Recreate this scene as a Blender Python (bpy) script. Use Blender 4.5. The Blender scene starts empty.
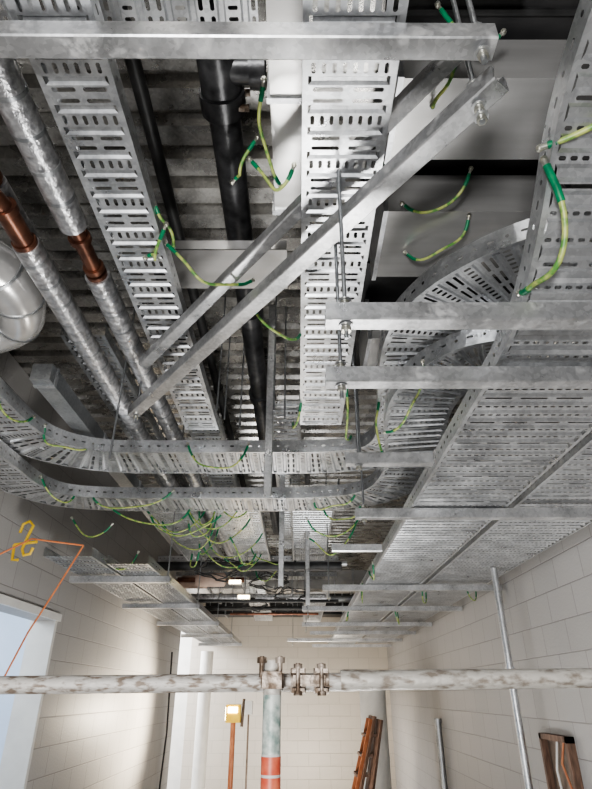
import bpy, math, random
from mathutils import Vector, Matrix
random.seed(7)
EYE=1.75   # eye level above floor; most heights below are given relative to it
XL,XR,YB=-2.2,2.0,13.8
CEIL=2.3

# ---------------------------------------------------------------- materials
def newmat(name):
    m=bpy.data.materials.new(name); m.use_nodes=True
    nt=m.node_tree; b=nt.nodes['Principled BSDF']
    return m,nt,b
def ramp(nt,src,c1,c2,p1=0.3,p2=0.7):
    r=nt.nodes.new('ShaderNodeValToRGB')
    r.color_ramp.elements[0].position=p1; r.color_ramp.elements[1].position=p2
    r.color_ramp.elements[0].color=(*c1,1); r.color_ramp.elements[1].color=(*c2,1)
    nt.links.new(src,r.inputs[0]); return r
def noisy(name,c1,c2,scale=8,metal=0.0,rough=0.5,p1=.3,p2=.7,bump=0,detail=4,stretch=(1,1,1)):
    m,nt,b=newmat(name)
    tc=nt.nodes.new('ShaderNodeTexCoord'); mp=nt.nodes.new('ShaderNodeMapping')
    mp.inputs['Scale'].default_value=stretch
    nt.links.new(tc.outputs['Object'],mp.inputs[0])
    n=nt.nodes.new('ShaderNodeTexNoise'); n.inputs['Scale'].default_value=scale; n.inputs['Detail'].default_value=detail
    nt.links.new(mp.outputs[0],n.inputs['Vector'])
    r=ramp(nt,n.outputs['Fac'],c1,c2,p1,p2)
    nt.links.new(r.outputs[0],b.inputs['Base Color'])
    b.inputs['Metallic'].default_value=metal; b.inputs['Roughness'].default_value=rough
    if bump:
        bp=nt.nodes.new('ShaderNodeBump'); bp.inputs['Strength'].default_value=bump; bp.inputs['Distance'].default_value=.01
        nt.links.new(n.outputs['Fac'],bp.inputs['Height']); nt.links.new(bp.outputs[0],b.inputs['Normal'])
    return m
def galv(name,lo,hi,metal=.75,rough=.38,bump=.08,splash=0):
    m,nt,b=newmat(name)
    tc=nt.nodes.new('ShaderNodeTexCoord')
    v=nt.nodes.new('ShaderNodeTexVoronoi'); v.inputs['Scale'].default_value=80
    n=nt.nodes.new('ShaderNodeTexNoise'); n.inputs['Scale'].default_value=6; n.inputs['Detail'].default_value=6; n.inputs['Roughness'].default_value=.55
    nt.links.new(tc.outputs['Object'],v.inputs['Vector']); nt.links.new(tc.outputs['Object'],n.inputs['Vector'])
    mx=nt.nodes.new('ShaderNodeMath'); mx.operation='MULTIPLY_ADD'; mx.inputs[1].default_value=.25
    sep=nt.nodes.new('ShaderNodeSeparateColor'); nt.links.new(v.outputs['Color'],sep.inputs[0])
    nt.links.new(sep.outputs[0],mx.inputs[0]); nt.links.new(n.outputs['Fac'],mx.inputs[2])
    r=ramp(nt,mx.outputs[0],lo,hi,.38,.85)
    b.inputs['Metallic'].default_value=metal
    if splash:
        n2=nt.nodes.new('ShaderNodeTexNoise'); n2.inputs['Scale'].default_value=18; n2.inputs['Detail'].default_value=8; n2.inputs['Roughness'].default_value=.65
        nt.links.new(tc.outputs['Object'],n2.inputs['Vector'])
        f=ramp(nt,n2.outputs['Fac'],(0,0,0),(splash,)*3,.55,.66)
        mc=nt.nodes.new('ShaderNodeMix'); mc.data_type='RGBA'
        nt.links.new(f.outputs[0],mc.inputs[0]); nt.links.new(r.outputs[0],mc.inputs[6]); mc.inputs[7].default_value=(.56,.55,.53,1)
        nt.links.new(mc.outputs[2],b.inputs['Base Color'])
        mm=nt.nodes.new('ShaderNodeMath'); mm.operation='MULTIPLY_ADD'; mm.inputs[1].default_value=-metal; mm.inputs[2].default_value=metal
        nt.links.new(f.outputs[0],mm.inputs[0]); nt.links.new(mm.outputs[0],b.inputs['Metallic'])
    else:
        nt.links.new(r.outputs[0],b.inputs['Base Color'])
    rr=ramp(nt,n.outputs['Fac'],(rough-.06,)*3,(rough+.10,)*3); nt.links.new(rr.outputs[0],b.inputs['Roughness'])
    bp=nt.nodes.new('ShaderNodeBump'); bp.inputs['Strength'].default_value=bump; bp.inputs['Distance'].default_value=.01
    nt.links.new(n.outputs['Fac'],bp.inputs['Height']); nt.links.new(bp.outputs[0],b.inputs['Normal'])
    return m
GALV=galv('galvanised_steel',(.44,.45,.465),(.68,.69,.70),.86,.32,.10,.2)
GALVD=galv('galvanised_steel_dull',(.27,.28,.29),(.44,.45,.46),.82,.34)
STRUT=galv('zinc_strut_steel',(.40,.405,.41),(.68,.68,.685),.82,.31,.15,.5)
SHEET=noisy('duct_sheet_metal',(.62,.61,.595),(.78,.77,.75),3,.68,.24,stretch=(.5,4,4))
DECK=galv('decking_steel',(.32,.31,.295),(.56,.55,.525),.84,.26)
FOIL=noisy('foil_insulation',(.30,.30,.31),(.74,.74,.75),34,.8,.32,bump=.7)
COPPER=noisy('copper_pipe',(.09,.042,.030),(.24,.11,.07),14,.75,.35)
BLACK=noisy('black_iron_pipe',(.022,.022,.024),(.075,.075,.077),20,.45,.34,bump=.2)
DARK=noisy('dark_service_pipe',(.02,.02,.02),(.05,.05,.05),12,.2,.5)
GREEN=noisy('green_heatshrink',(.0,.11,.05),(.01,.22,.09),30,0,.4)
BRASS=noisy('tinned_lug',(.45,.45,.4),(.7,.68,.6),30,.9,.3)
OFFW=noisy('worn_scaffold_tube',(.24,.19,.15),(.60,.57,.53),30,.2,.55,.38,.52,.5,10,(1,2.5,2.5))
OFFW2=noisy('scaffold_tube_splashed',(.27,.23,.19),(.58,.55,.50),24,.25,.55,.36,.52,.6,10,(1,2,2))
COUP=noisy('scaffold_coupler_rust',(.11,.075,.05),(.46,.39,.33),30,.5,.5,.4,.6,bump=.8)
PGREEN=noisy('green_scaffold_paint',(.22,.30,.27),(.62,.66,.61),30,.1,.5,.4,.58)
PRED=noisy('red_orange_band',(.60,.09,.05),(.72,.20,.11),40,0,.45)
ORANGE=noisy('orange_paint',(.33,.11,.05),(.46,.18,.08),12,0,.5)
ROPE=noisy('orange_cord',(.6,.18,.06),(.75,.26,.10),40,0,.6)
YEL=noisy('yellow_plastic',(.8,.50,.02),(.9,.62,.05),15,0,.4)
WOOD=noisy('ladder_wood',(.08,.045,.03),(.22,.13,.09),8,0,.6,stretch=(6,6,1))
WHITE=noisy('white_painted_metal',(.58,.57,.55),(.66,.65,.62),6,0,.5)
PINK=noisy('pink_lagging',(.42,.30,.25),(.60,.46,.38),8,0,.7)
CONC=noisy('concrete_floor',(.20,.19,.18),(.34,.33,.31),3,0,.8,bump=.2)
BOXB=noisy('steel_backbox',(.09,.065,.05),(.22,.17,.135),9,.4,.5)
DFILL=noisy('dark_filler',(.014,.014,.015),(.04,.039,.039),5,.1,.5,bump=.2)  # near-black colour, puts the shade under the deck into filler boxes
EARTH,nt,b=newmat('green_yellow_earth')
tc=nt.nodes.new('ShaderNodeTexCoord'); n=nt.nodes.new('ShaderNodeTexNoise'); n.inputs['Scale'].default_value=30
nt.links.new(tc.outputs['Object'],n.inputs['Vector'])
r=ramp(nt,n.outputs['Fac'],(.10,.26,.06),(.44,.49,.15),.38,.56); nt.links.new(r.outputs[0],b.inputs['Base Color']); b.inputs['Roughness'].default_value=.4
def emis(name,c,s):
    m,nt,b=newmat(name)
    b.inputs['Base Color'].default_value=(*c,1); b.inputs['Emission Color'].default_value=(*c,1); b.inputs['Emission Strength'].default_value=s
    return m
LAMP=emis('lamp_lens',(1,.82,.5),25)
def blockmat(name,c1,c2,mort,axis):
    m,nt,b=newmat(name)
    sp=nt.nodes.new('ShaderNodeSeparateXYZ'); cb=nt.nodes.new('ShaderNodeCombineXYZ')
    geo=nt.nodes.new('ShaderNodeNewGeometry')
    nt.links.new(geo.outputs['Position'],sp.inputs[0])
    nt.links.new(sp.outputs['Y' if axis=='x' else 'X'],cb.inputs[0]); nt.links.new(sp.outputs['Z'],cb.inputs[1])
    br=nt.nodes.new('ShaderNodeTexBrick'); br.inputs['Scale'].default_value=1
    br.inputs['Brick Width'].default_value=.45; br.inputs['Row Height'].default_value=.225
    br.inputs['Mortar Size'].default_value=.005; br.inputs['Mortar Smooth'].default_value=.5
    br.inputs['Color1'].default_value=(*c1,1); br.inputs['Color2'].default_value=(*c2,1); br.inputs['Mortar'].default_value=(*mort,1)
    nt.links.new(cb.outputs[0],br.inputs['Vector'])
    no=nt.nodes.new('ShaderNodeTexNoise'); no.inputs['Scale'].default_value=50; nt.links.new(geo.outputs['Position'],no.inputs['Vector'])
    nt.links.new(br.outputs['Color'],b.inputs['Base Color']); b.inputs['Roughness'].default_value=.42
    ad=nt.nodes.new('ShaderNodeMath'); ad.operation='MULTIPLY_ADD'; ad.inputs[1].default_value=-.6
    ml=nt.nodes.new('ShaderNodeMath'); ml.operation='MULTIPLY'; ml.inputs[1].default_value=.35
    nt.links.new(no.outputs['Fac'],ml.inputs[0]); nt.links.new(br.outputs['Fac'],ad.inputs[0]); nt.links.new(ml.outputs[0],ad.inputs[2])
    bp=nt.nodes.new('ShaderNodeBump'); bp.inputs['Strength'].default_value=.55; bp.inputs['Distance'].default_value=.008
    nt.links.new(ad.outputs[0],bp.inputs['Height']); nt.links.new(bp.outputs[0],b.inputs['Normal'])
    return m
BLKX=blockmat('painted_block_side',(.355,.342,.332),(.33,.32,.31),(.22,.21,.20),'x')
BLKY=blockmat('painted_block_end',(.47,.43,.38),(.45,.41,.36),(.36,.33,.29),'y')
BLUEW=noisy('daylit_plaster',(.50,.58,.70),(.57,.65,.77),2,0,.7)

# ---------------------------------------------------------------- mesh builder
class MB:
    def __init__(s): s.v=[];s.f=[];s.m=[];s.mats=[];s.sm=[]
    def mi(s,mat):
        if mat not in s.mats: s.mats.append(mat)
        return s.mats.index(mat)
    def add(s,vs,fs,mat,smooth=False):
        o=len(s.v); s.v.extend([tuple(p) for p in vs]); k=s.mi(mat)
        for f in fs: s.f.append([o+i for i in f]); s.m.append(k); s.sm.append(smooth)
    def box(s,c,size,mat,rot=None):
        h=Vector(size)/2; R=rot or Matrix.Identity(3); c=Vector(c)
        vs=[c+R@Vector((x*h.x,y*h.y,z*h.z)) for x in(-1,1) for y in(-1,1) for z in(-1,1)]
        s.add(vs,[(0,1,3,2),(4,6,7,5),(0,4,5,1),(2,3,7,6),(0,2,6,4),(1,5,7,3)],mat)
    def bb(s,a,b,mat):
        s.box([(a[i]+b[i])/2 for i in range(3)],[abs(b[i]-a[i]) for i in range(3)],mat)
    def tube(s,pts,r,mat,n=12,cap=True,radii=None):
        pts=[Vector(p) for p in pts]; rings=[]
        for i,p in enumerate(pts):
            t=(pts[min(i+1,len(pts)-1)]-pts[max(i-1,0)]).normalized()
            if i==0:
                a=t.orthogonal().normalized()
            else:
                a=(a-t*a.dot(t)).normalized()
            bvec=t.cross(a); rr=radii[i] if radii else r
            rings.append([p+a*math.cos(2*math.pi*k/n)*rr+bvec*math.sin(2*math.pi*k/n)*rr for k in range(n)])
        vs=[q for g in rings for q in g]; fs=[]
        for i in range(len(pts)-1):
            for k in range(n):
                fs.append((i*n+k,i*n+(k+1)%n,(i+1)*n+(k+1)%n,(i+1)*n+k))
        s.add(vs,fs,mat,True)
        if cap:
            s.add(rings[0],[list(range(n))[::-1]],mat); s.add(rings[-1],[list(range(n))],mat)
    def cell(s,fn,u0,u1,v0,v1,hu,hv,mat):
        if hu is None:
            s.add([fn(u0,v0),fn(u1,v0),fn(u1,v1),fn(u0,v1)],[(0,1,2,3)],mat); return
        cu,cv=(u0+u1)/2,(v0+v1)/2; c=min(hu,hv)*.6
        I=[(cu-hu+c,cv-hv),(cu+hu-c,cv-hv),(cu+hu,cv-hv+c),(cu+hu,cv+hv-c),(cu+hu-c,cv+hv),(cu-hu+c,cv+hv),(cu-hu,cv+hv-c),(cu-hu,cv-hv+c)]
        O=[(u0,v0),(u1,v0),(u1,v1),(u0,v1)]
        vs=[fn(*p) for p in O+I]
        s.add(vs,[(0,1,5,4),(1,6,5),(1,2,7,6),(2,8,7),(2,3,9,8),(3,10,9),(3,0,11,10),(0,4,11)],mat)
    def done(s,name,thick=0):
        me=bpy.data.meshes.new(name)
        xs=[Vector(p) for p in s.v]
        lo=Vector([min(p[i] for p in xs) for i in range(3)]); hi=Vector([max(p[i] for p in xs) for i in range(3)])
        c=(lo+hi)/2
        me.from_pydata([p-c for p in xs],[],s.f)
        for m in s.mats: me.materials.append(m)
        me.polygons.foreach_set('material_index',s.m); me.polygons.foreach_set('use_smooth',s.sm)
        me.update()
        ob=bpy.data.objects.new(name,me); ob.location=c
        bpy.context.scene.collection.objects.link(ob)
        return ob
def W(x,y,h): return Vector((x,y,h+EYE))

# ---------------------------------------------------------------- path frame
def smooth_path(pts,it=2):
    pts=[Vector(p) for p in pts]
    for _ in range(it):
        q=[pts[0]]
        for a,b_ in zip(pts,pts[1:]):
            q+= [a*.75+b_*.25,a*.25+b_*.75]
        q.append(pts[-1]); pts=q
    return pts
class Path:
    def __init__(s,pts,it=2):
        s.p=smooth_path(pts,it) if it else [Vector(p) for p in pts]
        s.d=[0]
        for a,b_ in zip(s.p,s.p[1:]): s.d.append(s.d[-1]+(b_-a).length)
        s.L=s.d[-1]
        n=len(s.p); s.t=[(s.p[min(i+1,n-1)]-s.p[max(i-1,0)]).normalized() for i in range(n)]
    def at(s,u):
        u=max(0,min(s.L,u)); lo,hi=0,len(s.d)-1
        while hi-lo>1:
            m=(lo+hi)//2
            if s.d[m]<=u: lo=m
            else: hi=m
        k=(u-s.d[lo])/max(1e-9,s.d[hi]-s.d[lo])
        P=s.p[lo].lerp(s.p[hi],k); T=s.t[lo].lerp(s.t[hi],k).normalized()
        N=Vector((-T.y,T.x,0)).normalized(); U=T.cross(N)
        return P,T,N,U
def tray(name,edge,width,fh=.065,it=2,mat=GALV,style=1):
    """edge = polyline of one lower edge; the pan lies to the left of travel."""
    P=Path(edge,it); mb=MB()
    def fb(lift=0):
        def f(u,v):
            p,T,N,U=P.at(u); return p+N*v+U*lift
        return f
    flat=fb(0); up=fb(.009)
    m=.016; u=0.0
    if style==1:
        nA=max(3,int((width-2*m)/.026)); nB=max(2,int(round((width-2*m)/.10)))
        rows=[('A',.045),('r',.026),('B',.026),('p',.008),('B',.026),('r',.026)]; ha,hb,hs=.015,.006,.0065
    else:
        nA=int((width-2*m)/.030); nB=max(2,int(round((width-2*m)/.12)))
        rows=[('A',.026),('r',.044),('A',.026),('r',.044),('B',.022),('r',.044)]; ha,hb,hs=.0055,.0095,.0055
    while u<P.L-1e-4:
        for k,l in rows:
            u1=min(P.L,u+l)
            if u1-u<1e-4: break
            if u1-u<l*.9: k='p'
            if k=='p': mb.cell(flat,u,u1,0,width,None,None,mat)
            elif k=='r':
                a=u+(u1-u)*.25; b_=u+(u1-u)*.75
                mb.add([flat(u,m),up(a,m*1.6),up(a,width-m*1.6),flat(u,width-m)],[(0,1,2,3)],mat)
                mb.add([up(a,m*1.6),up(b_,m*1.6),up(b_,width-m*1.6),up(a,width-m*1.6)],[(0,1,2,3)],mat)
                mb.add([up(b_,m*1.6),flat(u1,m),flat(u1,width-m),up(b_,width-m*1.6)],[(0,1,2,3)],mat)
                mb.cell(flat,u,u1,0,m,None,None,mat); mb.cell(flat,u,u1,width-m,width,None,None,mat)
            else:
                nn=nA if k=='A' else nB; w=(width-2*m)/nn
                mb.cell(flat,u,u1,0,m,None,None,mat); mb.cell(flat,u,u1,width-m,width,None,None,mat)
                for i in range(nn):
                    if k=='A': mb.cell(flat,u,u1,m+i*w,m+(i+1)*w,ha,hb,mat)
                    else: mb.cell(flat,u,u1,m+i*w,m+(i+1)*w,hs,w*.38,mat)
            u=u1
    for v0,sg in ((0,1),(width,-1)):
        def ff(u,z,v0=v0):
            p,T,N,U=P.at(u); return p+N*v0+U*z
        n=max(1,int(P.L/.06)); du=P.L/n
        for i in range(n):
            a,b_=i*du,(i+1)*du
            if i%2==0: mb.cell(ff,a,b_,0,fh,.013,.005,mat)
            else: mb.cell(ff,a,b_,0,fh,.007,.007,mat)
            q=[P.at(a),P.at(b_)]
            mb.add([q[0][0]+q[0][2]*v0+q[0][3]*fh,q[1][0]+q[1][2]*v0+q[1][3]*fh,
                    q[1][0]+q[1][2]*(v0+sg*.012)+q[1][3]*(fh+.002),q[0][0]+q[0][2]*(v0+sg*.012)+q[0][3]*(fh+.002)],[(0,1,2,3)],mat)
    return mb.done(name)

def channel(name,a,b,w=.052,d=.052,mat=STRUT,up=Vector((0,0,1)),slots=True):
    """strut channel: C section with returned lips, open side 'up'."""
    a=Vector(a);b=Vector(b);T=(b-a).normalized();N=up.cross(T).normalized();U=T.cross(N)
    h=w/2;t=.003;l=.011
    prof=[(-h+l,d-l),(-h+l,d),(-h,d),(-h,.004),(-h+.004,0),(h-.004,0),(h,.004),(h,d),(h-l,d),(h-l,d-l)]
    inn=[(-h+l-t,d-l),(-h+l-t,d-t),(-h+t,d-t),(-h+t,.005),(-h+.005,t),(h-.005,t),(h-t,.005),(h-t,d-t),(h-l+t,d-t),(h-l+t,d-l)]
    mb=MB(); L=(b-a).length
    def pt(s_,q): return a+T*s_+N*q[0]+U*q[1]
    for i in range(9):
        mb.add([pt(0,prof[i]),pt(L,prof[i]),pt(L,prof[i+1]),pt(0,prof[i+1])],[(0,1,2,3)],mat)
        mb.add([pt(0,inn[i]),pt(L,inn[i]),pt(L,inn[i+1]),pt(0,inn[i+1])],[(0,3,2,1)],mat)
        for s_ in (0,L): mb.add([pt(s_,prof[i]),pt(s_,prof[i+1]),pt(s_,inn[i+1]),pt(s_,inn[i])],[(0,1,2,3)],mat)
    return mb,name

def hexnut(mb,c,axis,r=.013,h=.012,mat=BRASS):
    axis=Vector(axis).normalized(); c=Vector(c)
    mb.tube([c-axis*h/2,c+axis*h/2],r,mat,6)
TOP=2.285
def rod(name,x,y,h0,h1=TOP,r=.006,nuts=()):
    mb=MB(); mb.tube([W(x,y,h0),W(x,y,h1)],r,GALVD,8)
    for hn in nuts:
        hexnut(mb,W(x,y,hn),(0,0,1),.014,.014)
        mb.tube([W(x,y,hn+.009),W(x,y,hn+.012)],.02,GALV,10)
    return mb.done(name)
def bond(p1,p2,sag=.08,bulge=(0,0,0),r=.0060,name='earth_bonding_cable'):
    p1=Vector(p1);p2=Vector(p2);bu=Vector(bulge)+Vector((random.uniform(-.03,.03),random.uniform(-.03,.03),0));pts=[];N=18
    skew=random.uniform(.7,1.4); wob=random.uniform(-.012,.012)
    for i in range(N+1):
        t=i/N; ts=t**skew; k=4*ts*(1-ts)
        pts.append(p1.lerp(p2,t)+bu*k+Vector((wob*math.sin(t*6.283),0,-sag*(k**.8)+wob*math.sin(t*9.4))))
    mb=MB(); mb.tube(pts,r,EARTH,8)
    mb.tube(pts[:3],r*1.3,GREEN,8); mb.tube(pts[-3:],r*1.3,GREEN,8)
    for e,q in ((pts[0],pts[1]),(pts[-1],pts[-2])):
        d=(e-q).normalized(); mb.tube([e,e+d*.018],r,BRASS,8)
        mb.tube([e+d*.02-Vector((0,.003,0)),e+d*.02+Vector((0,.003,0))],.010,BRASS,8)
        hexnut(mb,e+d*.02,(0,1,0),.007,.016)
    return mb.done(name)

# ---------------------------------------------------------------- room shell
T=CEIL+EYE
mb=MB(); mb.bb((-6,-3,-.1),(XR+.2,YB+.3,0),CONC); mb.done('floor')
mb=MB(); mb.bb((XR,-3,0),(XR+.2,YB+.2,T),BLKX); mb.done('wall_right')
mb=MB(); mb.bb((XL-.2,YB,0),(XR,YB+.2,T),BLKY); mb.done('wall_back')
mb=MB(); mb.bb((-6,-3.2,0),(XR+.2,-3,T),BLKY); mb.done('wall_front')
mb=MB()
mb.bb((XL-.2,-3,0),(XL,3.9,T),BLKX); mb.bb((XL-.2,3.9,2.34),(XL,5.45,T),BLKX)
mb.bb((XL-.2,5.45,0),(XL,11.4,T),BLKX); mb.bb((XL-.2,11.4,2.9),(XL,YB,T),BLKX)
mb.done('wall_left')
mb=MB(); mb.bb((-4.6,3,0),(-4.5,7.4,T),BLUEW); mb.bb((-4.5,7.3,0),(XL-.2,7.4,T),BLUEW); mb.bb((-4.5,3,0),(XL-.2,3.1,T),BLUEW)
mb.bb((-6,10.7,0),(XL-.2,10.8,T),WHITE); mb.bb((-6,YB+.2,0),(XL-.2,YB+.3,T),WHITE); mb.bb((-6.1,10.7,0),(-6,YB+.3,T),WHITE)
mb.done('wall_side_rooms')
mb=MB(); mb.bb((XL,3.85,2.34),(XL+.03,5.5,2.40),WHITE); mb.bb((XL-.21,5.41,0),(XL+.015,5.46,2.34),WHITE); mb.bb((XL-.21,3.89,0),(XL+.015,3.95,2.34),WHITE); mb.done('trim_1')
# profiled metal deck soffit
mb=MB(); y=-3.0; prof=[]
while y<YB+.3:
    prof+=[(y,CEIL),(y+.10,CEIL),(y+.125,CEIL+.06),(y+.155,CEIL+.06),(y+.18,CEIL)]; y+=.18
for (a,b_) in zip(prof,prof[1:]):
    if abs(a[0]-b_[0])<1e-6: continue
    mb.add([W(-6,a[0],a[1]),W(XR+.2,a[0],a[1]),W(XR+.2,b_[0],b_[1]),W(-6,b_[0],b_[1])],[(0,1,2,3)],DECK)
mb.bb((-6,-3,CEIL+EYE+.07),(XR+.2,YB+.3,CEIL+EYE+.2),DECK)
mb.done('ceiling')

# ---------------------------------------------------------------- trays
H=1.5
tray('cable_tray',[W(-.51,-.2,H),W(-.51,3.28,H)],.21,it=0)
tray('cable_tray',[W(.272,-.2,H),W(.272,3.2,H)],.26,it=0)
tray('cable_tray',[W(-2.1,.86,1.80),W(-.12,.86,1.80)],.16,it=0)
tray('cable_tray_bend',[W(-1.58,1.2,1.4),W(-1.58,2.62,1.4),W(-1.57,3.2,1.4),W(-1.30,3.41,1.4),W(-.9,3.41,1.4),W(-.2,3.41,1.4),W(.2,3.41,1.4),W(.48,3.32,1.4),W(.46,2.9,1.4),W(.40,2.45,1.4),W(.38,2.02,1.4),W(.485,1.75,1.4),W(.63,1.58,1.4),W(.784,1.46,1.4),W(1.0,1.38,1.4),W(1.9,1.34,1.4)],.40,fh=.085)
tray('cable_tray_bend',[W(-1.83,2.2,1.3),W(-1.83,3.3,1.3),W(-1.82,3.95,1.3),W(-1.5,4.07,1.3),W(-.9,4.07,1.3),W(-.3,4.07,1.3),W(.1,4.07,1.3),W(.5,3.95,1.3),W(.58,3.45,1.3),W(.50,3.0,1.3),W(.45,2.6,1.3),W(.486,2.30,1.3),W(.616,2.06,1.3),W(.777,1.95,1.3),W(1.1,1.90,1.3),W(1.9,1.88,1.3)],.34,fh=.085)
rise=[W(1.2,-.1,1.37),W(1.2,.3,1.37),W(1.2,.69,1.35),W(1.2,.93,1.27),W(1.2,1.08,1.13),W(1.2,1.3,1.0),W(1.2,1.5,.955),W(1.2,1.8,.95),W(1.2,13.2,.95)]
tray('cable_tray_riser',rise,.55,fh=.075,style=2)
tray('cable_tray',[W(1.9,.2,.98),W(1.9,13.2,.98)],.62,it=0,style=2)
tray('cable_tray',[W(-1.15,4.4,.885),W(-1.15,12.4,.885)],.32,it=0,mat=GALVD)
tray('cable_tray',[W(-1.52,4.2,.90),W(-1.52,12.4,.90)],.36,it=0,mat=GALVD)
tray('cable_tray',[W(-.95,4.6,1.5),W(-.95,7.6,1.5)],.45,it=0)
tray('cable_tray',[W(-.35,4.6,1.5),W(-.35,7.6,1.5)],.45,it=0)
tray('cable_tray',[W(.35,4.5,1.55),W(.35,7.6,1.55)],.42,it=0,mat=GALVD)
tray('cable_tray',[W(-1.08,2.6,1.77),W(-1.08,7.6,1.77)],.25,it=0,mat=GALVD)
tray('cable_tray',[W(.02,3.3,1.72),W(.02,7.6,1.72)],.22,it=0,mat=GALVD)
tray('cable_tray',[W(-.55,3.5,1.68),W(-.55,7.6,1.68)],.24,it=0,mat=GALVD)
# further cross and longitudinal runs down the corridor
tray('cable_tray',[W(-1.9,7.75,1.60),W(.55,7.75,1.60)],.40,it=0)
tray('cable_tray',[W(-.5,8.5,1.48),W(-.5,12.0,1.30)],.35,it=0)
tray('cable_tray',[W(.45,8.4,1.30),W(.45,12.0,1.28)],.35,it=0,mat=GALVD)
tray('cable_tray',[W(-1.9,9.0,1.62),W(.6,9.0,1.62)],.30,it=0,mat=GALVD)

# ---------------------------------------------------------------- struts
def strut(a,b,**k):
    nm=k.pop('name','strut_channel'); mb,n_=channel(nm,a,b,**k); return mb.done(nm)
strut(W(-2.18,.80,1.40),W(.489,.82,1.41),w=.06,d=.06)
strut(W(.52,.885,1.37),W(-.925,2.82,1.37),w=.062,d=.055,name='diagonal_strut_channel')
strut(W(.49,.93,1.63),W(-.75,2.33,1.40),w=.05,d=.045,name='diagonal_strut_channel')
for (y,x0,x1,h) in ((1.25,.075,1.98,.885),(1.578,.09,1.98,.88),(3.17,.33,1.98,.89),(5.7,.24,1.98,.89),(7.2,.05,1.98,.89),(8.92,.06,1.98,.89),(10.2,.2,1.98,.89),(11.6,-.2,1.98,.89),(13.0,.3,1.98,.89)):
    strut(W(x0,y,h),W(x1,y,h),w=.055,d=.055)
strut(W(.22,2.42,.93),W(.62,2.42,.93)); strut(W(.25,4.2,.93),W(.62,4.2,.93))
for y in (4.9,6.5,8.2,10.,11.8):
    strut(W(-1.92,y,.83),W(-1.08,y,.83),w=.05,d=.05)
strut(W(-.17,3.0,.98),W(-.17,3.0,TOP),w=.045,d=.045,up=Vector((0,1,0)),name='drop_strut_channel')
strut(W(-.14,4.75,.78),W(-.14,4.75,TOP),w=.045,d=.045,up=Vector((0,1,0)),name='drop_strut_channel')
strut(W(.10,6.0,.80),W(.10,6.0,TOP),w=.045,d=.045,up=Vector((0,1,0)),name='drop_strut_channel')
strut(W(1.93,5.64,.72),W(1.93,5.64,.97),w=.05,d=.05,up=Vector((0,1,0)),name='wall_strut_channel')
# rods
rod('threaded_rod',.13,1.25,.84,1.49,nuts=(.87,.955)); rod('threaded_rod',.14,1.578,.83,1.49,nuts=(.865,.95))
rod('threaded_rod',.455,.82,1.36,1.94,.008,nuts=(1.385,1.485)); rod('threaded_rod',.475,.94,1.30,1.94,.008,nuts=(1.35,1.44,1.31))
rod('threaded_rod',.28,2.42,.9,nuts=(.915,)); rod('threaded_rod',.38,3.17,.86,nuts=(.88,.96))
rod('threaded_rod',-1.0,2.78,1.1); rod('threaded_rod',-.9,2.8,1.32,1.59,nuts=(1.36,))
for y,x in ((5.7,.3),(7.2,.12),(8.92,.12),(11.6,-.1),(4.9,-1.1),(6.5,-1.1),(8.2,-1.1),(10.,-1.1)):
    rod('threaded_rod',x,y,.80,nuts=(.82,))
for i,x in enumerate((-.47,-.44,-.36,-.14,-.08)):
    rod('threaded_rod',x,2.9+.12*(i%3),1.45,TOP,.005)

# ---------------------------------------------------------------- pipes
mb=MB()
X,h=-.9,1.66
mb.tube([W(X,-.3,h),W(X,1.66,h)],.056,FOIL,20); mb.tube([W(X,1.6,h),W(X,2.0,h)],.034,COPPER,20)
for y in (1.72,1.90,1.94): mb.tube([W(X,y,h),W(X,y+.025,h)],.046,COPPER,20)
mb.tube([W(X,1.96,h),W(X,7.5,h)],.056,FOIL,20)
y=.1
while y<7:
    if not 1.6<y<2.0: mb.tube([W(X,y,h),W(X,y+.015,h)],.0572,GALVD,20)
    y+=.14
mb.done('insulated_pipe')
mb=MB(); X,h=-1.11,1.62
mb.tube([W(X-.25,1.1,h+.1),W(X-.12,1.3,h+.03),W(X-.03,1.45,h),W(X,1.55,h),W(X,1.75,h)],.042,COPPER,20)
for y in (1.52,1.70): mb.tube([W(X,y,h),W(X,y+.03,h)],.05,COPPER,20)
mb.tube([W(X,1.72,h),W(X,7.5,h)],.055,FOIL,20)
y=1.8
while y<7: mb.tube([W(X,y,h),W(X,y+.015,h)],.0562,GALVD,20); y+=.14
mb.done('insulated_pipe')
mb=MB(); X,h=-1.20,1.78
mb.tube([W(X,-.2,h-.0),W(X,.80,h)],.05,FOIL,20); mb.tube([W(X,1.1,h),W(X,1.3,h)],.05,FOIL,20); mb.tube([W(X,.78,h),W(X,1.55,h)],.036,COPPER,20); mb.tube([W(X,1.5,h),W(X,1.53,h)],.046,COPPER,20)
mb.tube([W(X,1.55,h),W(X,2.55,h)],.05,FOIL,20)
mb.done('insulated_pipe')
# silver round duct elbow
mb=MB(); pts=smooth_path([W(-2.15,1.70,1.66),W(-1.75,1.70,1.66),W(-1.36,1.80,1.66),W(-1.30,2.1,1.66),W(-1.45,2.4,1.66),W(-2.1,2.5,1.66)],3)
mb.tube(pts,.118,SHEET,28)
for i in range(3,len(pts)-3,5):
    d=(pts[i+1]-pts[i]).normalized(); mb.tube([pts[i]-d*.007,pts[i]+d*.007],.123,GALVD,28)
mb.done('round_duct_elbow')
mb=MB()
mb.bb(W(-1.47,2.66,1.52),W(-1.36,7,1.62),GALVD)
for y in (2.72,3.6,4.6): mb.bb(W(-1.475,y,1.513),W(-1.355,y+.03,1.627),GALV)
mb.done('metal_trunking')
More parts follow.
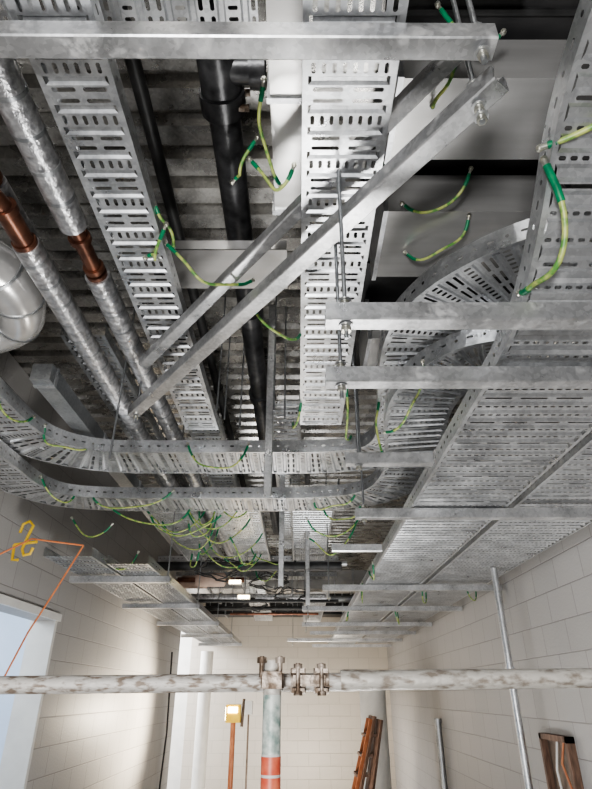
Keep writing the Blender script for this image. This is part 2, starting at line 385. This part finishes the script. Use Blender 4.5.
# black pipe with grooved tee
mb=MB(); X,h=-.28,1.95
mb.tube([W(X,-.2,h),W(X,7.5,h)],.062,BLACK,24)
for y0,y1,r in ((1.0,1.1,.085),(1.28,1.36,.085),(1.1,1.28,.074),(2.6,2.68,.08),(3.6,3.68,.08)): mb.tube([W(X,y0,h),W(X,y1,h)],r,BLACK,24)
mb.tube([W(X,1.19,h),W(X+.14,1.19,h)],.06,BLACK,20); mb.tube([W(X+.11,1.19,h),W(X+.165,1.19,h)],.078,BLACK,20)
for dz in(-.075,.075):
    for y in (1.05,1.32): hexnut(mb,W(X+.075,y,h+dz*.6),(1,0,0),.014,.05,COUP)
mb.done('black_iron_pipe')
for (x,y0,hh,r) in ((-.62,-.2,2.1,.03),(-.75,2.5,2.05,.035)):
    mb=MB(); mb.tube([W(x,y0,hh),W(x,7.5,hh)],r,DARK,16)
    for y in (1.,2.4,3.8,5.2): mb.tube([W(x,y,hh),W(x,y+.05,hh)],r*1.25,DARK,16)
    mb.done('service_pipe')
def duct(a,b,ax,name='rectangular_duct',mat=SHEET,m2=GALV,step=.75):
    mb=MB(); mb.bb(a,b,mat); a=Vector(a);b=Vector(b)
    L=b[ax]-a[ax]; k=max(1,round(abs(L)/step))
    for i in range(k+1):
        c=a[ax]+L*i/k; p=Vector(a)-Vector((.012,)*3); q=Vector(b)+Vector((.012,)*3); p[ax]=c-.010;q[ax]=c+.010
        mb.bb(p,q,m2)
    return mb.done(name)
duct(W(.34,1.14,1.80),W(1.97,1.46,2.02),0)
duct(W(.37,1.72,1.80),W(1.97,2.14,2.02),0)
duct(W(-.095,.2,1.80),W(.015,1.72,2.02),1,step=.5)
duct(W(.42,.2,1.95),W(.70,.95,2.02),1)
duct(W(.33,-.2,2.06),W(1.97,3.6,2.27),1,'dark_filler_box',DFILL,DARK,1.2)  # dark box added to blacken the void above the right-hand trays
mb=MB(); mb.bb(W(-.56,1.86,1.72),W(-.05,2.13,1.725),SHEET); mb.bb(W(-.56,1.86,1.72),W(-.05,1.865,1.77),SHEET); mb.done('galvanised_cover_plate')
duct(W(.40,2.6,1.75),W(1.97,3.0,2.0),0)

# far services under the deck
def xpipe(y,h,x0,x1,r,mat,name='service_pipe'):
    mb=MB(); mb.tube([W(x0,y,h),W(x1,y,h)],r,mat,14)
    for i in range(1,4):
        x=x0+(x1-x0)*i/4; mb.tube([W(x,y,h),W(x+.03,y,h)],r*1.3,mat,14); mb.tube([W(x+.015,y,h),W(x+.015,y,TOP)],.005,GALVD,6)
    mb.done(name)
xpipe(7.3,1.02,-1.85,.5,.020,DARK); xpipe(8.6,1.1,-1.85,.4,.03,DARK)
xpipe(8.3,1.2,-1.6,.4,.06,FOIL,'insulated_pipe'); xpipe(9.45,1.35,-1.9,1.4,.05,GALVD)
xpipe(8.8,1.05,-1.0,.3,.018,COPPER,'copper_pipe'); xpipe(6.6,1.3,-1.7,.5,.05,DARK); xpipe(7.05,1.42,-1.7,.6,.035,GALV)
for (x,y,h) in ((-1.05,7.0,1.22),(-1.35,7.6,1.3)):
    mb=MB(); mb.tube([W(x-.18,y,h),W(x-.16,y,h),W(x+.16,y,h),W(x+.18,y,h)],.09,PINK,18,radii=[.05,.08,.08,.05]); mb.tube([W(x-.4,y,h),W(x+.4,y,h)],.03,COPPER,12); mb.done('lagged_pipe_section')
for (y0,y1,h0,h1,mt) in ((9.7,10.2,1.55,1.85,SHEET),(12.2,12.7,1.45,1.95,DFILL)):
    mb=MB(); mb.bb(W(-1.9,y0,h0),W(1.3,y1,h1),mt)
    for x in (-1.5,-.7,.1,.9): mb.bb(W(x,y0-.02,h0-.02),W(x+.03,y1+.02,h1+.02),GALVD)
    mb.done('dark_filler_box' if mt is DFILL else 'rectangular_duct')
for (x,y,h,s) in ((-.35,6.9,1.2,.2),(-.9,6.4,1.25,.22),(-.1,7.6,1.15,.18),(-.6,8.1,1.1,.15)):
    pts=[]
    for i in range(60):
        a=i*.42; rr=s*(1+.25*math.sin(i*1.7)); pts.append(W(x+rr*math.cos(a),y+.004*i,h+rr*.55*math.sin(a)*(.8+.2*math.sin(i))))
    mb=MB(); mb.tube(pts,.007,DARK,6); mb.done('coiled_flex_cable')
for (x,y,h) in ((-.8,6.7,1.12),(-.72,7.0,1.0)):
    mb=MB(); mb.bb(W(x,y,h),W(x+.15,y+.06,h+.05),WHITE); mb.bb(W(x+.01,y-.004,h+.008),W(x+.14,y-.001,h+.042),LAMP); mb.tube([W(x+.07,y+.03,h+.05),W(x+.07,y+.03,TOP)],.004,GALVD,6); mb.done('temporary_light_fitting')

# ---------------------------------------------------------------- earth bonds
bond(W(-.72,3.40,1.44),W(-.33,3.40,1.44),.17)
bond(W(-1.60,2.62,1.44),W(-1.57,2.98,1.44),.10); bond(W(-1.55,3.12,1.44),W(-1.35,3.39,1.44),.08)
bond(W(-1.55,4.05,1.34),W(-.95,4.05,1.34),.12); bond(W(-1.80,3.75,1.34),W(-1.66,4.03,1.32),.10)
bond(W(-1.45,4.30,1.28),W(-.85,4.30,1.28),.13); bond(W(-1.20,4.5,1.28),W(-.62,4.45,1.28),.16)
bond(W(-.98,4.58,1.5),W(-.45,4.58,1.5),.30); bond(W(-.85,4.7,1.46),W(-.70,4.7,1.46),.20)
bond(W(-.70,4.58,1.5),W(-.35,4.6,1.5),.20); bond(W(-1.35,4.8,1.45),W(-.8,4.8,1.45),.22)
bond(W(-1.0,5.0,1.46),W(-.45,5.2,1.46),.24); bond(W(-1.3,5.3,1.46),W(-.75,5.1,1.46),.30)
bond(W(-.9,5.6,1.4),W(-.35,5.5,1.4),.22); bond(W(-1.75,4.3,1.2),W(-1.45,4.3,1.15),.10); bond(W(-1.6,4.6,1.0),W(-1.3,4.6,1.0),.12)
bond(W(-.8,6.2,1.3),W(-.4,6.2,1.35),.15); bond(W(-.5,6.8,1.3),W(-.2,6.7,1.35),.15)
for i in range(7):
    x=random.uniform(-1.1,-.45); y=random.uniform(4.7,6.6)
    bond(W(x,y,random.uniform(1.15,1.46)),W(x+random.uniform(.1,.4),y+random.uniform(-.3,.3),random.uniform(1.1,1.46)),random.uniform(.06,.25))
bond(W(.12,4.05,1.26),W(.42,4.0,1.3),.06); bond(W(.08,4.5,1.25),W(.5,4.5,1.28),.14); bond(W(.1,4.9,1.2),W(.5,4.8,1.3),.20); bond(W(.2,4.3,1.28),W(.48,4.2,1.28),.1)
bond(W(-.03,3.18,1.50),W(.02,2.9,1.52),.10,(-.03,0,0)); bond(W(.27,2.75,1.52),W(.33,3.2,1.42),.10)
bond(W(.44,2.7,1.40),W(.45,2.75,1.12),.02,(-.04,0,0)); bond(W(.56,2.15,1.30),W(.46,2.65,1.2),.05,(.03,0,0))
bond(W(-.50,1.62,1.52),W(-.20,1.86,1.54),.14,(0,-.06,0)); bond(W(-.58,1.66,1.5),W(-.49,1.52,1.5),.05); bond(W(-.51,1.45,1.54),W(-.49,1.66,1.54),.02,(.03,0,0))
bond(W(-.24,1.5,1.74),W(-.16,1.38,1.80),.05); bond(W(-.11,1.09,1.68),W(-.07,1.45,1.66),.0,(-.03,0,0)); bond(W(-.16,1.35,1.65),W(-.02,1.30,1.55),.08)
bond(W(-.2,1.98,1.5),W(.01,2.2,1.5),.08)
bond(W(.44,1.66,1.77),W(.66,1.50,1.77),.07); bond(W(.50,1.95,1.77),W(.72,1.74,1.77),.06); bond(W(.46,1.22,1.77),W(.52,1.08,1.85),.06); bond(W(.62,1.0,1.79),W(.45,.98,1.9),.06)
bond(W(.645,1.00,1.21),W(.645,1.28,1.02),.12,(.03,.02,0),.008); bond(W(.645,.97,1.25),W(.80,.86,1.28),.02,(0,0,0),.008)
bond(W(.64,4.9,.98),W(.64,5.2,.98),.1); bond(W(1.25,5.9,.93),W(1.35,6.2,.95),.12); bond(W(1.7,5.9,.93),W(1.85,6.1,.95),.1); bond(W(.64,5.8,.98),W(.66,6.1,.95),.14); bond(W(1.22,7.5,.93),W(1.3,7.8,.95),.15); bond(W(.65,7.6,.98),W(.66,7.9,.98),.15)

# ---------------------------------------------------------------- scaffold
SY=1.70
root=bpy.data.objects.new('scaffold_guard_rail',None); bpy.context.scene.collection.objects.link(root); root.location=(-.067,SY,EYE)
def par(o,r): 
    o.parent=r; o.matrix_parent_inverse=Matrix.Translation(-r.location)
mb=MB(); mb.tube([W(-2.1,SY,.012),W(.06,SY,.030),W(.20,SY,.032)],.0225,OFFW,20,radii=[.0225]*3); par(mb.done('ledger_tube_1'),root)
mb=MB(); mb.tube([W(.115,SY,.034),W(.125,SY,.034),W(.19,SY,.035),W(.2,SY,.035),W(1.99,SY,.050)],.024,OFFW2,20,radii=[.026,.027,.026,.0245,.0235]); par(mb.done('ledger_tube_2'),root)
mb=MB(); VX=-.067; vy=SY-.049
mb.tube([(VX,vy,0),(VX,vy,1.50)],.0235,OFFW,20); mb.tube([(VX,vy,1.50),(VX,vy,1.62)],.0238,WHITE,20)
for z0,z1 in ((1.50,1.535),(1.545,1.572),(1.578,1.615)): mb.tube([(VX,vy,z0),(VX,vy,z1)],.0247,PRED,20)
mb.tube([(VX,vy,1.62),(VX,vy,1.75)],.0235,PGREEN,20); mb.tube([(VX,vy,1.75),(VX,vy,1.83)],.0235,OFFW2,20)
par(mb.done('standard_tube'),root)
mb=MB()
def coupler(mb,x,z):
    mb.tube([(x-.02,SY,z),(x+.02,SY,z)],.031,COUP,14)
    mb.box((x,SY-.03,z+.024),(.034,.03,.012),COUP); mb.box((x,SY-.03,z-.024),(.034,.03,.012),COUP)
    mb.tube([(x,SY-.042,z-.034),(x,SY-.042,z+.042)],.006,COUP,8)
    hexnut(mb,(x,SY-.042,z+.034),(0,0,1),.012,.012,COUP); hexnut(mb,(x,SY-.042,z-.030),(0,0,1),.012,.01,COUP)
coupler(mb,0.0,1.783); coupler(mb,.062,1.783)
mb.box((.03,SY-.03,1.783),(.085,.016,.026),COUP)
mb.tube([(VX,vy,1.765),(VX,vy,1.80)],.031,COUP,14); mb.box((VX,vy-.03,1.783),(.05,.016,.04),COUP)
for dx in(-.028,.02):
    mb.tube([(VX+dx,vy-.02,1.79),(VX+dx,vy-.025,1.84)],.0065,COUP,8); hexnut(mb,(VX+dx,vy-.025,1.83),(0,0,1),.013,.014,COUP)
par(mb.done('swivel_couplers'),root)

# ---------------------------------------------------------------- conduit on right wall, boxes etc.
mb=MB(); mb.tube([(1.70,5.0,0),(1.70,5.0,EYE+.97)],.028,GALV,16)
for z in(.6,1.9): mb.tube([(1.70,5.0,z),(1.70,5.0,z+.05)],.034,GALV,16)
mb.done('vertical_conduit')
by0,by1,bz0,bz1=4.78,5.25,.85,1.45
mb=MB(); mb.bb((XR-.012,by0,bz0),(XR-.002,by1,bz1),BOXB)
for a,b_ in (((by0-.03,bz0-.03),(by1+.03,bz0+.01)),((by0-.03,bz1-.01),(by1+.03,bz1+.03)),((by0-.03,bz0-.03),(by0+.01,bz1+.03)),((by1-.01,bz0-.03),(by1+.03,bz1+.03))):
    mb.bb((XR-.06,a[0],a[1]),(XR-.002,b_[0],b_[1]),WOOD)
mb.tube([(XR-.02,4.9,bz1),(XR-.05,4.93,1.3),(XR-.02,4.88,1.1)],.009,ORANGE,8); mb.tube([(XR-.02,5.02,bz1),(XR-.05,5.05,1.25),(XR-.02,5.09,1.05)],.009,WHITE,8)
mb.done('electrical_back_box')
mb=MB(); mb.tube([(1.94,9.0,0),(1.94,9.0,1.45)],.045,GALVD,14); mb.tube([(1.94,9,1.40),(1.94,9,1.46)],.055,GALVD,14); mb.done('grey_riser_pipe')
mb=MB(); mb.tube([(1.15,9.8,0),(1.15,9.8,1.85)],.2,WHITE,28); mb.tube([(1.15,9.8,1.80),(1.15,9.8,1.86)],.21,WHITE,28); mb.tube([(1.15,9.8,.9),(1.15,9.8,.95)],.207,WHITE,28); mb.done('white_round_duct')
# folded timber step ladder leaning on the duct
mb=MB()
def rail(a,b_,sz,mat):
    a=Vector(a);b_=Vector(b_);d=b_-a; mb.box((a+b_)/2,(sz[0],sz[1],d.length),mat,d.to_track_quat('Z','Y').to_matrix())
for dy in (0,.42):
    rail((.55,8.3+dy,0),(1.00,8.5+dy*.8,1.50),(.085,.035,1),WOOD)
    rail((.74,8.3+dy,0),(1.08,8.5+dy*.8,1.46),(.085,.035,1),WOOD)
    rail((.50,8.27+dy,0),(.955,8.48+dy*.8,1.47),(.012,.045,1),ORANGE)
for i in range(1,7):
    t=i/7; mb.box((.55+.45*t,8.52+.16*t,1.5*t),(.16,.40,.03),WOOD)
mb.done('step_ladder')
# work light on stand
mb=MB(); x,y=-.90,9.0
mb.tube([(x,y,.55),(x,y,1.42)],.035,ORANGE,12)
for a in (0,2.1,4.2): mb.tube([(x,y,.6),(x+.45*math.cos(a),y+.45*math.sin(a),.01)],.016,ORANGE,8)
mb.box((x,y,1.52),(.20,.16,.22),YEL); mb.bb((x-.07,y-.09,1.53),(x+.06,y-.082,1.60),LAMP); mb.bb((x-.108,y-.06,1.44),(x-.102,y+.06,1.6),LAMP)
mb.tube([(x+.12,y,1.36),(x+.14,y,1.70)],.02,BOXB,8)
mb.done('work_light_on_stand')
mb=MB(); mb.box((-.66,8.6,1.60),(.10,.08,.16),WHITE); mb.tube([(-.66,8.6,0),(-.66,8.6,1.53)],.012,BOXB,8); mb.done('site_socket_post')
mb=MB(); mb.tube([(-1.9,12.9,0),(-1.9,12.9,2.55)],.13,WHITE,20); mb.done('white_column')
mb=MB(); mb.tube([(-2.17,10.6,.2),(-2.15,10.7,1.2),(-2.17,10.6,2.4)],.014,DARK,8); mb.done('wall_cable')
# yellow hook and orange cord
mb=MB(); yh,xh=3.8,-1.83; z0=EYE+.92
mb.tube([(xh-.06,yh,z0+.05),(xh-.05,yh,z0+.11),(xh-.01,yh,z0+.13),(xh+.02,yh,z0+.10),(xh+.0,yh,z0+.03),(xh-.02,yh,z0-.06),(xh,yh,z0-.10),(xh+.04,yh,z0-.09),(xh+.05,yh,z0-.05)],.010,YEL,10)
mb.tube([(xh-.08,yh,z0-.03),(xh+.07,yh,z0-.01)],.010,YEL,10); mb.tube([(xh-.08,yh,z0-.03),(xh-.07,yh,z0-.13),(xh-.03,yh,z0-.13)],.010,YEL,10)
mb.done('yellow_cable_hook')
mb=MB(); mb.tube([(-1.5,3.95,z0+.0),(-1.62,3.9,2.35),(-1.72,3.86,2.1),(-1.9,3.8,1.5),(-1.95,3.8,1.1)],.006,ROPE,8); mb.tube([(-1.5,3.95,z0),(-1.8,3.8,z0+.01),(-2.1,3.7,z0-.2),(-2.19,3.4,z0-.35)],.006,ROPE,8); mb.done('orange_cord')

# ---------------------------------------------------------------- lights
def area(name,loc,target,size,e,col=(1,1,1)):
    l=bpy.data.lights.new(name,'AREA'); l.size=size; l.energy=e; l.color=col
    o=bpy.data.objects.new(name,l); o.location=loc; o.rotation_euler=(Vector(target)-Vector(loc)).to_track_quat('-Z','Y').to_euler()
    bpy.context.scene.collection.objects.link(o)
area('unseen_fill_light',(-.5,-1.4,1.3),(0,2.2,3.4),.5,130,(1,1,1))  # unseen fill lamps, added behind the camera and near the floor to brighten services
area('unseen_fill_light',(.3,3.6,.25),(0,4.0,3),.7,75,(1,.99,.97))
area('unseen_fill_light',(-.3,7.6,.25),(0,8,3),.7,55,(1,.94,.86))
area('unseen_fill_light',(.2,11.2,.3),(0,13.6,1.8),.9,100,(1,.90,.76))
area('doorway_daylight',(-4.0,4.6,2.9),(-3.6,6.6,1.2),1.0,115,(.85,.93,1))
area('side_corridor_light',(-4,12.3,3.4),(-3,12.6,1),.9,420,(.97,.98,1))
l=bpy.data.lights.new('work_lamp_glow','SPOT'); l.energy=620; l.color=(1,.87,.68); l.spot_size=2.0; l.spot_blend=.8; l.shadow_soft_size=.06
o=bpy.data.objects.new('work_lamp_glow',l); o.location=(-1.05,9.0,1.52); o.rotation_euler=Vector((-1,-.3,.05)).to_track_quat('-Z','Y').to_euler(); bpy.context.scene.collection.objects.link(o)
w=bpy.data.worlds.new('dim_site_ambient'); w.use_nodes=True; bpy.context.scene.world=w
w.node_tree.nodes['Background'].inputs[0].default_value=(.8,.85,.95,1); w.node_tree.nodes['Background'].inputs[1].default_value=.2

# ---------------------------------------------------------------- camera
cam=bpy.data.cameras.new('camera'); co=bpy.data.objects.new('camera',cam); bpy.context.scene.collection.objects.link(co)
co.location=(0,0,EYE); co.rotation_euler=(math.radians(90+28.2),0,0)
cam.sensor_width=36; cam.lens=560/789*36; cam.shift_x=-2/789; cam.clip_start=.02
bpy.context.scene.camera=co
bpy.context.scene.view_settings.view_transform='AgX'
try: bpy.context.scene.view_settings.look='AgX - Medium High Contrast'
except Exception: pass
